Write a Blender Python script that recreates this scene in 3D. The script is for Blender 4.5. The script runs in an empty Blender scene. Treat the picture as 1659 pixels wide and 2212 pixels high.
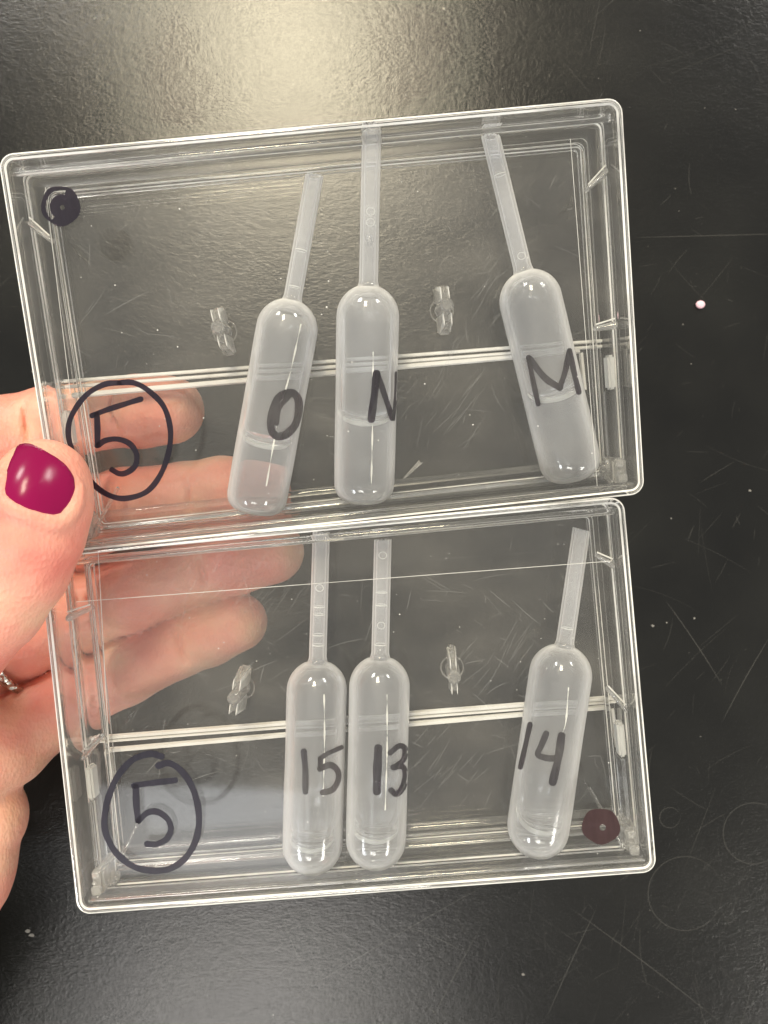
import bpy, bmesh, math, random
import numpy as np
from mathutils import Matrix, Vector
from mathutils.bvhtree import BVHTree
random.seed(7); rng = np.random.default_rng(7)
C = bpy.context.scene.collection
MM = 0.001
BENCH = 238.0                      # camera height over the bench top, mm
# ---------------------------------------------------------------- camera
cam_d = bpy.data.cameras.new('camera'); cam = bpy.data.objects.new('camera', cam_d); C.objects.link(cam)
cam.location = (0, 0, BENCH * MM); cam.rotation_euler = (0, 0, 0)
cam_d.sensor_fit = 'HORIZONTAL'; cam_d.sensor_width = 36; cam_d.lens = 36 * 1661 / 1659
cam_d.clip_start = 0.01; cam_d.clip_end = 50
cam_d.dof.use_dof = True; cam_d.dof.focus_distance = 0.144; cam_d.dof.aperture_fstop = 60
bpy.context.scene.camera = cam
# ---------------------------------------------------------------- light of the room
S = bpy.context.scene
w = bpy.data.worlds.new('World'); S.world = w; w.use_nodes = True
bg = w.node_tree.nodes['Background']; bg.inputs[0].default_value = (1.0, 0.965, 0.9, 1); bg.inputs[1].default_value = 0.40
S.view_settings.view_transform = 'Standard'; S.view_settings.look = 'None'; S.view_settings.exposure = 0.38; S.view_settings.gamma = 1
cy = S.cycles
cy.max_bounces = 20; cy.transmission_bounces = 16; cy.transparent_max_bounces = 48; cy.glossy_bounces = 8; cy.diffuse_bounces = 4
cy.sample_clamp_indirect = 6; cy.use_denoising = True; cy.blur_glossy = 0.3
def area(name, loc, sx, sy, power, col=(1, .96, .88)):
    d = bpy.data.lights.new(name, 'AREA'); d.shape = 'RECTANGLE'; d.size = sx; d.size_y = sy; d.energy = power; d.color = col
    o = bpy.data.objects.new(name, d); C.objects.link(o); o.location = loc     # ceiling panels: all face straight down
    return o
area('ceiling_lamp', (-0.29, 1.46, 2.1), 0.36, 1.0, 46, (1, .88, .64))
area('ceiling_lamp', (-1.5, 2.9, 2.1), 0.6, 1.2, 85)
area('ceiling_lamp', (2.2, 2.9, 2.1), 0.6, 1.2, 85)
area('ceiling_lamp', (2.3, -2.4, 2.1), 0.6, 1.2, 75)
area('ceiling_lamp', (-2.4, -2.3, 2.1), 0.6, 1.2, 75, (.93, .96, 1))
area('ceiling_lamp', (-0.42, -1.6, 2.1), 0.8, 0.5, 15, (1, .96, .9))
area('ceiling_lamp', (-0.71, -1.06, 2.1), 0.62, 0.26, 0.62, (.92, .95, 1))  # unseen bluish screen glow, aimed to mirror as a pale sheen in the lower lid
# ---------------------------------------------------------------- pixel helpers (photo shown 1659 x 2212)
F, CX, CY = 1661.0, 829.5, 1106.0
def ray(px, py): return np.array([(px - CX) / F, -(py - CY) / F, -1.0])
CAM = np.array([0, 0, BENCH])
def P(px, py, d): return CAM + ray(px, py) * d          # point d mm below the camera plane, world mm
def rot(a, b, c):
    ca, sa, cb, sb, cc, sc = math.cos(a), math.sin(a), math.cos(b), math.sin(b), math.cos(c), math.sin(c)
    return np.array([[cc, -sc, 0], [sc, cc, 0], [0, 0, 1]]) @ np.array([[1, 0, 0], [0, ca, -sa], [0, sa, ca]]) @ np.array([[cb, 0, sb], [0, 1, 0], [-sb, 0, cb]])
class Frame:
    def __init__(s, R, t): s.R = R; s.t = np.array(t, float)
    def w(s, p): return s.R @ np.array(p, float) + s.t
    def l(s, p): return s.R.T @ (np.array(p, float) - s.t)
    def on(s, px, py, wz):                               # local u, v where the view ray meets the plane w = wz
        o = s.l(CAM); d = s.R.T @ ray(px, py); k = (wz - o[2]) / d[2]; q = o + d * k
        return np.array([q[0], q[1], wz])
    def mat(s):
        M = Matrix.Identity(4)
        for i in range(3):
            for j in range(3): M[i][j] = s.R[i, j]
            M[i][3] = s.t[i] * MM
        return M
UP = Frame(rot(.1333, .031, .1031), (-59.208, -8.26, BENCH - 141.30)); UH = 70.67
LO = Frame(rot(.0253, -.0436, .0962), (-58.234, -76.506, BENCH - 145.87)); LH = 69.33
WID = 109.0
# ---------------------------------------------------------------- materials
def mat(name):
    m = bpy.data.materials.new(name); m.use_nodes = True; nt = m.node_tree; nt.nodes.clear()
    out = nt.nodes.new('ShaderNodeOutputMaterial')
    return m, nt, out
def N(nt, t, **kw):
    n = nt.nodes.new(t)
    for k, v in kw.items():
        if k.startswith('i_'):
            key = k[2:]; key = int(key) if key.isdigit() else key.replace('_', ' ')
            n.inputs[key].default_value = v
        else: setattr(n, k, v)
    return n
def L(nt, a, b): nt.links.new(a, b)
def math_(nt, op, a, b=None):
    n = N(nt, 'ShaderNodeMath', operation=op)
    for i, x in enumerate((a, b)):
        if x is None: continue
        if isinstance(x, (int, float)): n.inputs[i].default_value = x
        else: L(nt, x, n.inputs[i])
    return n.outputs[0]
def obj_coord(nt, scale=(1, 1, 1)):
    tc = N(nt, 'ShaderNodeTexCoord'); mp = N(nt, 'ShaderNodeMapping'); mp.inputs['Scale'].default_value = scale
    L(nt, tc.outputs['Object'], mp.inputs[0]); return mp.outputs[0]
def thin_fresnel(nt, ior):
    g = N(nt, 'ShaderNodeNewGeometry')
    e = math_(nt, 'SUBTRACT', 1.0, math_(nt, 'MULTIPLY', g.outputs['Backfacing'], 2.0))
    i = math_(nt, 'POWER', ior, e)
    f = N(nt, 'ShaderNodeFresnel'); L(nt, i, f.inputs['IOR']); return f.outputs[0]
def make_sheet(name, ior=1.58, haze=0.02, tint=(.985, .985, .98, 1), rough=0.05):
    m, nt, out = mat(name)
    t = N(nt, 'ShaderNodeBsdfTransparent'); t.inputs[0].default_value = tint
    d = N(nt, 'ShaderNodeBsdfDiffuse'); d.inputs[0].default_value = (.85, .8, .7, 1)
    nz = N(nt, 'ShaderNodeTexNoise'); nz.inputs['Scale'].default_value = 45; nz.inputs['Detail'].default_value = 5
    L(nt, obj_coord(nt, (1, 1.6, 1)), nz.inputs[0])
    hz = math_(nt, 'MULTIPLY', math_(nt, 'POWER', nz.outputs[0], 2.5), haze * 4)  # uneven warm diffuse: smudges plus the reflected veil painted in
    a = N(nt, 'ShaderNodeMixShader'); L(nt, hz, a.inputs[0]); L(nt, t.outputs[0], a.inputs[1]); L(nt, d.outputs[0], a.inputs[2])
    g = N(nt, 'ShaderNodeBsdfGlossy'); g.inputs['Roughness'].default_value = rough
    b = N(nt, 'ShaderNodeMixShader'); L(nt, thin_fresnel(nt, ior), b.inputs[0]); L(nt, a.outputs[0], b.inputs[1]); L(nt, g.outputs[0], b.inputs[2])
    L(nt, b.outputs[0], out.inputs[0]); return m
def make_glass(name, rough=0.02, col=(.985, .985, .98, 1), bump=0.0, glint=0.0):
    m, nt, out = mat(name)
    g = N(nt, 'ShaderNodeBsdfGlass'); g.inputs['Color'].default_value = col; g.inputs['Roughness'].default_value = rough; g.inputs['IOR'].default_value = 1.58
    if bump:
        nz = N(nt, 'ShaderNodeTexNoise'); nz.inputs['Scale'].default_value = 500; nz.inputs['Detail'].default_value = 3
        L(nt, obj_coord(nt, (1, 1, .12)), nz.inputs[0])
        b = N(nt, 'ShaderNodeBump'); b.inputs['Strength'].default_value = bump; b.inputs['Distance'].default_value = .0004
        L(nt, nz.outputs[0], b.inputs['Height']); L(nt, b.outputs[0], g.inputs['Normal'])
    if glint:  # pale diffuse mixed in unevenly: bright glints painted into the clear plastic
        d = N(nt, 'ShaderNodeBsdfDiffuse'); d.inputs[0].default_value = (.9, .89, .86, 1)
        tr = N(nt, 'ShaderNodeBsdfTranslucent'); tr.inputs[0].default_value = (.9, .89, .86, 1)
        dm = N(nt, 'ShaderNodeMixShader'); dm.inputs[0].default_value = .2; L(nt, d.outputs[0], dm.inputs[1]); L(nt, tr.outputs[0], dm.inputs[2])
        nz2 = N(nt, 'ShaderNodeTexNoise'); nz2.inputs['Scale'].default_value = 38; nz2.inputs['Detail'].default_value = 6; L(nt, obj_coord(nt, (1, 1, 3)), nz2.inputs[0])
        f = math_(nt, 'MULTIPLY', math_(nt, 'POWER', nz2.outputs[0], 3.2), glint * 8)
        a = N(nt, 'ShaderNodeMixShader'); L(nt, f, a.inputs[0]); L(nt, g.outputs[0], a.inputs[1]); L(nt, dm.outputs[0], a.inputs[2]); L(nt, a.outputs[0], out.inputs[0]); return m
    L(nt, g.outputs[0], out.inputs[0]); return m
M_SHEET = make_sheet('clear_styrene_sheet', haze=.017)
M_RIM = make_glass('clear_styrene_rim', .01, glint=.03)
M_EDGE = make_glass('glint_painted_styrene_edge', .07, glint=1.3)  # edge highlights painted as white in the material
M_PEG = make_glass('clear_styrene_moulding', .03, bump=.35, glint=.2)
M_BUB = make_glass('air_bubble_surface', .0, (.99, .99, .99, 1)); M_BUB.node_tree.nodes['Glass BSDF'].inputs['IOR'].default_value = .752
def make_milky(name, base, edge, col):
    m, nt, out = mat(name)
    t = N(nt, 'ShaderNodeBsdfTransparent'); t.inputs[0].default_value = (.97, .98, 1, 1)
    d = N(nt, 'ShaderNodeBsdfDiffuse'); d.inputs[0].default_value = col
    tr = N(nt, 'ShaderNodeBsdfTranslucent'); tr.inputs[0].default_value = col
    dm = N(nt, 'ShaderNodeMixShader'); dm.inputs[0].default_value = .25; L(nt, d.outputs[0], dm.inputs[1]); L(nt, tr.outputs[0], dm.inputs[2])
    lw = N(nt, 'ShaderNodeLayerWeight'); lw.inputs[0].default_value = .5
    nz = N(nt, 'ShaderNodeTexNoise'); nz.inputs['Scale'].default_value = 260; nz.inputs['Detail'].default_value = 4
    L(nt, obj_coord(nt, (1, .35, 1)), nz.inputs[0])
    f = math_(nt, 'MULTIPLY', math_(nt, 'POWER', lw.outputs['Facing'], 2.3), edge)
    f = math_(nt, 'ADD', f, math_(nt, 'MULTIPLY', math_(nt, 'ADD', nz.outputs[0], .5), base))
    a = N(nt, 'ShaderNodeMixShader'); L(nt, f, a.inputs[0]); L(nt, t.outputs[0], a.inputs[1]); L(nt, dm.outputs[0], a.inputs[2])
    g = N(nt, 'ShaderNodeBsdfGlossy'); g.inputs['Roughness'].default_value = .1
    bp = N(nt, 'ShaderNodeBump'); bp.inputs['Strength'].default_value = .25; bp.inputs['Distance'].default_value = .0003
    L(nt, nz.outputs[0], bp.inputs['Height']); L(nt, bp.outputs[0], g.inputs['Normal'])
    b = N(nt, 'ShaderNodeMixShader'); L(nt, thin_fresnel(nt, 1.5), b.inputs[0]); L(nt, a.outputs[0], b.inputs[1]); L(nt, g.outputs[0], b.inputs[2])
    L(nt, b.outputs[0], out.inputs[0]); return m
M_LDPE = make_milky('milky_polyethylene', .1, 1.4, (.96, .955, .95, 1))
M_STEM = make_milky('milky_stem_polyethylene', .17, 1.7, (.96, .955, .95, 1))
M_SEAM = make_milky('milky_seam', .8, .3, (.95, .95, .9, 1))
M_LIQ = make_glass('cloudy_liquid', .0, (.985, .99, .99, 1)); M_LIQ.node_tree.nodes['Glass BSDF'].inputs['IOR'].default_value = 1.33
def make_ink(name, col, opac, streak):
    m, nt, out = mat(name)
    t = N(nt, 'ShaderNodeBsdfTransparent'); t.inputs[0].default_value = (.24, .17, .24, 1)
    p = N(nt, 'ShaderNodeBsdfPrincipled'); p.inputs['Base Color'].default_value = col; p.inputs['Roughness'].default_value = .35
    nz = N(nt, 'ShaderNodeTexNoise'); nz.inputs['Scale'].default_value = 900; nz.inputs['Detail'].default_value = 4
    L(nt, obj_coord(nt, (1, .18, 1)), nz.inputs[0])
    r = N(nt, 'ShaderNodeMapRange'); r.inputs[1].default_value = .35; r.inputs[2].default_value = .62; r.inputs[3].default_value = opac - streak; r.inputs[4].default_value = opac
    L(nt, nz.outputs[0], r.inputs[0])
    a = N(nt, 'ShaderNodeMixShader'); L(nt, r.outputs[0], a.inputs[0]); L(nt, t.outputs[0], a.inputs[1]); L(nt, p.outputs[0], a.inputs[2])
    L(nt, a.outputs[0], out.inputs[0]); return m
M_INK = make_ink('dark_violet_marker_ink', (.007, .005, .014, 1), .93, .15)
M_INKP = make_ink('streaky_marker_ink', (.01, .008, .015, 1), .98, .6)
M_INKB = make_ink('brown_marker_ink', (.036, .015, .015, 1), .96, .2)
def make_flat(name, col, rough=.5, alpha=1.0, metal=0):
    m, nt, out = mat(name)
    p = N(nt, 'ShaderNodeBsdfPrincipled'); p.inputs['Base Color'].default_value = col; p.inputs['Roughness'].default_value = rough; p.inputs['Metallic'].default_value = metal
    p.inputs['Alpha'].default_value = alpha
    L(nt, p.outputs[0], out.inputs[0]); return m
M_SCR = make_flat('plastic_scratch', (.8, .8, .76, 1), .5, .2)
M_DUST = make_flat('pale_dust', (.75, .74, .7, 1), .8, .75)
M_BSCR = make_flat('bench_scratch', (.3, .29, .26, 1), .6, .16)
M_BDUST = make_flat('bench_dust', (.42, .4, .36, 1), .8, .5)
M_PINK = make_flat('pink_glitter', (.85, .55, .62, 1), .3)
# ---------------------------------------------------------------- mesh helpers (all in mm)
CLOSED = {'clear_styrene_rim', 'glint_painted_styrene_edge', 'clear_styrene_moulding', 'frosted_styrene', 'clear_styrene_sheet', 'cloudy_liquid', 'air_bubble_surface', 'dark_blocker_cloth', 'silver_band', 'milky_seam', 'milky_polyethylene', 'milky_stem_polyethylene'}
def link(name, verts, faces, m, parent=None, smooth=40, kind=None):
    me = bpy.data.meshes.new(name); me.from_pydata([tuple(float(c) * MM for c in v) for v in verts], [], [tuple(int(i) for i in f) for f in faces]); me.update()
    if m.name in CLOSED:
        bm = bmesh.new(); bm.from_mesh(me); bmesh.ops.recalc_face_normals(bm, faces=bm.faces[:]); bm.to_mesh(me); bm.free()
    if smooth:
        me.polygons.foreach_set('use_smooth', [True] * len(me.polygons)); me.set_sharp_from_angle(angle=math.radians(smooth))
    me.materials.append(m)
    o = bpy.data.objects.new(name, me); C.objects.link(o)
    if parent: o.parent = parent
    if kind: o['kind'] = kind
    return o
def thing(name, frame, label, cat, group=None):
    o = bpy.data.objects.new(name, None); C.objects.link(o); o.matrix_world = frame.mat(); o.empty_display_size = .01
    o['label'] = label; o['category'] = cat
    if group: o['group'] = group
    return o
def box(x0, x1, y0, y1, z0, z1, b=0.3):
    bm = bmesh.new(); bmesh.ops.create_cube(bm, size=1)
    for v in bm.verts: v.co = Vector(((x0 + x1) / 2 + v.co.x * (x1 - x0), (y0 + y1) / 2 + v.co.y * (y1 - y0), (z0 + z1) / 2 + v.co.z * (z1 - z0)))
    if b: bmesh.ops.bevel(bm, geom=bm.edges[:], offset=b, segments=2, affect='EDGES')
    r = ([v.co.copy() for v in bm.verts], [[v.index for v in f.verts] for f in bm.faces]); 
    bm.verts.index_update(); r = ([v.co.copy() for v in bm.verts], [[v.index for v in f.verts] for f in bm.faces]); bm.free(); return r
def join(parts):
    V, Fc = [], []
    for v, f in parts:
        k = len(V); V += [tuple(x) for x in v]; Fc += [[i + k for i in q] for q in f]
    return V, Fc
def ring_sweep(H, o_path, r, prof, n=7):
    """profile (o outward, w) swept round a rounded rectangle inset by o_path."""
    x0, x1, y0, y1 = o_path, WID - o_path, o_path, H - o_path
    pts = []
    for cx, cyy, a0 in ((x1 - r, y1 - r, 0), (x0 + r, y1 - r, 90), (x0 + r, y0 + r, 180), (x1 - r, y0 + r, 270)):
        for k in range(n + 1):
            a = math.radians(a0 + 90 * k / n); pts.append((cx, cyy, math.cos(a), math.sin(a)))
    V, Fc = [], []; m = len(prof)
    for cx, cyy, c, s in pts:
        for o, wz in prof: V.append((cx + c * (r + o), cyy + s * (r + o), wz))
    for i in range(len(pts)):
        for j in range(m):
            a, b = i * m + j, i * m + (j + 1) % m; i2 = (i + 1) % len(pts)
            Fc.append((a, b, i2 * m + (j + 1) % m, i2 * m + j))
    return V, [f[::-1] for f in Fc]
def frame_part(name, t, H, o_path, r, prof):
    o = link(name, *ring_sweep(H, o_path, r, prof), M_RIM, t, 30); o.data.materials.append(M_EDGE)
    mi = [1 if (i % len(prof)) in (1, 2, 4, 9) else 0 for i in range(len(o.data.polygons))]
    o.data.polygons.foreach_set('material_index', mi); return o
def prof_rect(o0, o1, w0, w1, c=.35):      # chamfered
    return [(o0 + c, w0), (o1 - c, w0), (o1 - c * .3, w0 - c * .3), (o1, w0 - c), (o1, w1 + c), (o1 - c * .3, w1 + c * .3), (o1 - c, w1), (o0 + c, w1), (o0, w1 + c), (o0, w0 - c)]
def rod(p0, p1, rx, rz, up=(0, 0, 1), n=14, cap=True, taper=1.0):
    p0, p1, up = map(lambda a: np.array(a, float), (p0, p1, up)); d = p1 - p0; d /= np.linalg.norm(d)
    sx = np.cross(d, up); sx /= np.linalg.norm(sx); sz = np.cross(sx, d); V = []
    for p, k in ((p0, 1), (p1, taper)):
        for i in range(n):
            a = 2 * math.pi * i / n; V.append(p + k * (sx * math.cos(a) * rx + sz * math.sin(a) * rz))
    Fc = [(i, (i + 1) % n, n + (i + 1) % n, n + i) for i in range(n)]
    if cap: Fc += [tuple(range(n))[::-1], tuple(range(n, 2 * n))]
    return V, Fc
def lathe(prof, n=48, axis=1, sz=1.0, oz=0.0):
    V, Fc = [], []
    for r, y in prof:
        for k in range(n):
            a = 2 * math.pi * k / n; V.append((r * math.cos(a), y, -r * math.sin(a) * sz + oz))
    for j in range(len(prof) - 1):
        for k in range(n):
            Fc.append((j * n + k, j * n + (k + 1) % n, (j + 1) * n + (k + 1) % n, (j + 1) * n + k))
    return V, Fc
def torus(c, R_, r_, ax='z', n=28, m=8, sq=1.0):
    V, Fc = [], []
    for i in range(n):
        a = 2 * math.pi * i / n
        for j in range(m):
            b = 2 * math.pi * j / m; rr = R_ + r_ * math.cos(b); q = (rr * math.cos(a), rr * math.sin(a) * sq, r_ * math.sin(b))
            if ax == 'x': q = (q[2], q[0], q[1])
            if ax == 'y': q = (q[0], q[2], q[1])
            V.append((c[0] + q[0], c[1] + q[1], c[2] + q[2]))
    for i in range(n):
        for j in range(m): Fc.append((i * m + j, ((i + 1) % n) * m + j, ((i + 1) % n) * m + (j + 1) % m, i * m + (j + 1) % m))
    return V, Fc
def smooth_path(pts, step):
    pts = [np.array(p, float) for p in pts]; out = []
    if len(pts) == 2: pts = [pts[0], (pts[0] + pts[1]) / 2, pts[1]]
    closed = np.allclose(pts[0], pts[-1])
    n = len(pts)
    for i in range(n - 1):
        p0 = pts[i - 1] if i > 0 else (pts[-2] if closed else 2 * pts[0] - pts[1]); p1, p2 = pts[i], pts[i + 1]
        p3 = pts[i + 2] if i + 2 < n else (pts[1] if closed else 2 * pts[-1] - pts[-2])
        k = max(2, int(np.linalg.norm(p2 - p1) / step))
        for j in range(k):
            t = j / k; out.append(.5 * ((2 * p1) + (-p0 + p2) * t + (2 * p0 - 5 * p1 + 4 * p2 - p3) * t * t + (-p0 + 3 * p1 - 3 * p2 + p3) * t ** 3))
    out.append(pts[-1]); return np.array(out)
def stroke(pts, width, hit, rows=4, ragged=.06, step=3.0, ends=True):
    """marker stroke drawn over a surface; hit(px,py) gives the point on it."""
    path = smooth_path(pts, step); n = len(path)
    tan = np.gradient(path, axis=0); tan /= np.linalg.norm(tan, axis=1)[:, None] + 1e-9
    nor = np.c_[-tan[:, 1], tan[:, 0]]
    s = np.linspace(0, 1, n); ln = np.sum(np.linalg.norm(np.diff(path, axis=0), axis=1))
    wd = width / 2 * (1 + ragged * np.sin(s * ln / 11 + random.random() * 6) + ragged * rng.normal(size=n) * .25)
    V, Fc = [], []
    if ends:                                # round ends
        hw = width / 2
        pre = [path[0] - tan[0] * hw * k for k in (.92, .7, .38)]; post = [path[-1] + tan[-1] * hw * k for k in (.38, .7, .92)]
        e = [.39, .71, .92]
        path = np.vstack([pre, path, post]); nor = np.vstack([[nor[0]] * 3, nor, [nor[-1]] * 3]); wd = np.r_[[hw * k for k in e], wd, [hw * k for k in e[::-1]]]; n = len(path)
    idx = -np.ones((n, rows + 1), int)
    for i in range(n):
        for j in range(rows + 1):
            q = path[i] + nor[i] * wd[i] * (2 * j / rows - 1); h = hit(q[0], q[1])
            if h is not None: idx[i, j] = len(V); V.append(h)
    for i in range(n - 1):
        for j in range(rows):
            f = (idx[i, j], idx[i + 1, j], idx[i + 1, j + 1], idx[i, j + 1])
            if min(f) >= 0: Fc.append(f)
    return V, Fc
cr = lambda pts, k, ox, oy: [(x * k + ox, y * k + oy) for x, y in pts]
C3 = lambda pts: cr(pts, .4298, 0, 713)       # coordinates read off enlarged views of the photograph
C4 = lambda pts: cr(pts, .4629, 658.3, 658.3)
C5 = lambda pts: cr(pts, .4298, 0, 1097.2)
C7 = lambda pts: cr(pts, .4298, 0, 1536)
C8 = lambda pts: cr(pts, .4959, 658.3, 1481.2)
# ================================================================ the bench
m, nt, out = mat('black_bench_resin')
p = N(nt, 'ShaderNodeBsdfPrincipled')
oc = obj_coord(nt)
n1 = N(nt, 'ShaderNodeTexNoise'); n1.inputs['Scale'].default_value = 22; n1.inputs['Detail'].default_value = 6; L(nt, oc, n1.inputs[0])
cr1 = N(nt, 'ShaderNodeValToRGB'); cr1.color_ramp.elements[0].color = (.0025, .0026, .0023, 1); cr1.color_ramp.elements[1].color = (.008, .008, .0068, 1)
cr1.color_ramp.elements[0].position = .35; cr1.color_ramp.elements[1].position = .7
L(nt, n1.outputs[0], cr1.inputs[0]); L(nt, cr1.outputs[0], p.inputs['Base Color'])
n2 = N(nt, 'ShaderNodeTexNoise'); n2.inputs['Scale'].default_value = 900; n2.inputs['Detail'].default_value = 5; n2.inputs['Roughness'].default_value = .65
L(nt, obj_coord(nt, (1, 1.7, 1)), n2.inputs[0])
bp = N(nt, 'ShaderNodeBump'); bp.inputs['Strength'].default_value = .4; bp.inputs['Distance'].default_value = .0002; L(nt, n2.outputs[0], bp.inputs['Height']); n5 = N(nt, 'ShaderNodeTexNoise'); n5.inputs['Scale'].default_value = 330; n5.inputs['Detail'].default_value = 2; L(nt, obj_coord(nt, (1, 1.5, 1)), n5.inputs[0])
b5 = N(nt, 'ShaderNodeBump'); b5.inputs['Strength'].default_value = .3; b5.inputs['Distance'].default_value = .00018; L(nt, n5.outputs[0], b5.inputs['Height']); L(nt, bp.outputs[0], b5.inputs['Normal']); L(nt, b5.outputs[0], p.inputs['Normal'])
mr = N(nt, 'ShaderNodeMapRange'); mr.inputs[3].default_value = .15; mr.inputs[4].default_value = .24; L(nt, n1.outputs[0], mr.inputs[0]); L(nt, mr.outputs[0], p.inputs['Roughness'])
L(nt, p.outputs[0], out.inputs[0]); M_BENCH = m
bench = link('bench_top', *box(-900, 900, -900, 900, -30, 0, 0), M_BENCH, None, 0, 'structure')
def ribbon(pts, wid, z=0.03):
    pts = np.array(pts, float); t = np.gradient(pts, axis=0); t /= np.linalg.norm(t, axis=1)[:, None] + 1e-9
    V, Fc = [], []; n = len(pts)
    for i in range(n):
        k = wid / 2 * (1 - abs(2 * i / (n - 1) - 1) ** 3 * .85); nx, ny = -t[i, 1], t[i, 0]
        V += [(pts[i, 0] + nx * k, pts[i, 1] + ny * k, z), (pts[i, 0] - nx * k, pts[i, 1] - ny * k, z)]
    return V, [(2 * i + 1, 2 * i + 3, 2 * i + 2, 2 * i) for i in range(n - 1)]
def blob(x, y, r, z=.04, n=7):
    V = [(x + r * random.uniform(.5, 1.2) * math.cos(6.283 * k / n), y + r * random.uniform(.4, 1.1) * math.sin(6.283 * k / n), z) for k in range(n)]
    return V, [tuple(range(n))]
def curve_pts(x, y, a, ln, bend, n=9):
    q = []
    for k in range(n): q.append((x, y)); x += math.cos(a) * ln / n; y += math.sin(a) * ln / n; a += bend / n
    return q
parts = []
for k in range(380):
    right = random.random() < .6
    px, py = (random.uniform(1250, 1700) if right else random.uniform(-50, 1700)), random.uniform(-50, 2260)
    if random.random() < .35: px, py = random.uniform(150, 1650), random.uniform(1880, 2260)
    x, y, _ = P(px, py, BENCH); ln = random.choice([4, 7, 12, 20, 34]) * random.uniform(.5, 1)
    a = random.choice([.5, 1.1, 1.9, 2.6, .9]) + random.gauss(0, .35)
    parts.append(ribbon(curve_pts(x, y, a, ln, random.gauss(0, .25)), random.choice([.05, .07, .1]) * random.uniform(.7, 1.2)))
for a, b in (((1230, 1960), (1560, 2212)), ((1660, 1380), (1560, 1560)), ((1180, 2200), (1290, 1960)), ((1440, 1300), (1560, 1480)), ((640, 2150), (1090, 1890)), ((930, 2210), (1040, 2000)), ((860, 1995), (1010, 2060)), ((470, 2100), (610, 2098))):
    q0, q1 = P(*a, BENCH), P(*b, BENCH); parts.append(ribbon([q0[:2] + (q1 - q0)[:2] * t + np.array([0, .7 * math.sin(3 * t)]) for t in np.linspace(0, 1, 14)], .2))
q0, q1 = P(1375, 513, BENCH), P(1700, 505, BENCH); parts.append(ribbon([q0[:2] + (q1 - q0)[:2] * t for t in np.linspace(0, 1, 12)], .16))
for px, py, r in ((1480, 1930, 80), (1628, 1800, 66), (1447, 1766, 22)):
    x, y, _ = P(px, py, BENCH); rr = r / F * BENCH
    parts.append(ribbon([(x + rr * math.cos(t), y + rr * math.sin(t)) for t in np.linspace(.3, 6.3, 50)], .16))
link('scratches', *join(parts), M_BSCR, bench, 0, 'stuff')
parts = []
for k in range(170):
    x, y, _ = P(random.uniform(-30, 1690), random.uniform(-30, 2240), BENCH); parts.append(blob(x, y, random.choice([.08, .1, .14, .22])))
for px, py, s in ((1410, 1352, .5), (1440, 1345, .3), (1500, 1335, .35), (1620, 1060, .5), (205, 40, .5), (60, 2010, .8), (68, 2020, .9), (1130, 2105, .5), (1450, 1120, .3)):
    x, y, _ = P(px, py, BENCH); parts.append(blob(x, y, s))
link('dust_specks', *join(parts), M_BDUST, bench, 0, 'stuff')
x, y, _ = P(1511, 659, BENCH)
bm = bmesh.new(); bmesh.ops.create_icosphere(bm, subdivisions=2, radius=1.5)
o = link('glitter_fleck', [(v.co.x + x, v.co.y * .85 + y, v.co.z * .5 + .7) for v in bm.verts], [[v.index for v in f.verts] for f in bm.faces], M_PINK); bm.free()
o['label'] = 'tiny round pink fleck lying on the black bench right of the upper case'; o['category'] = 'fleck'
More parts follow.
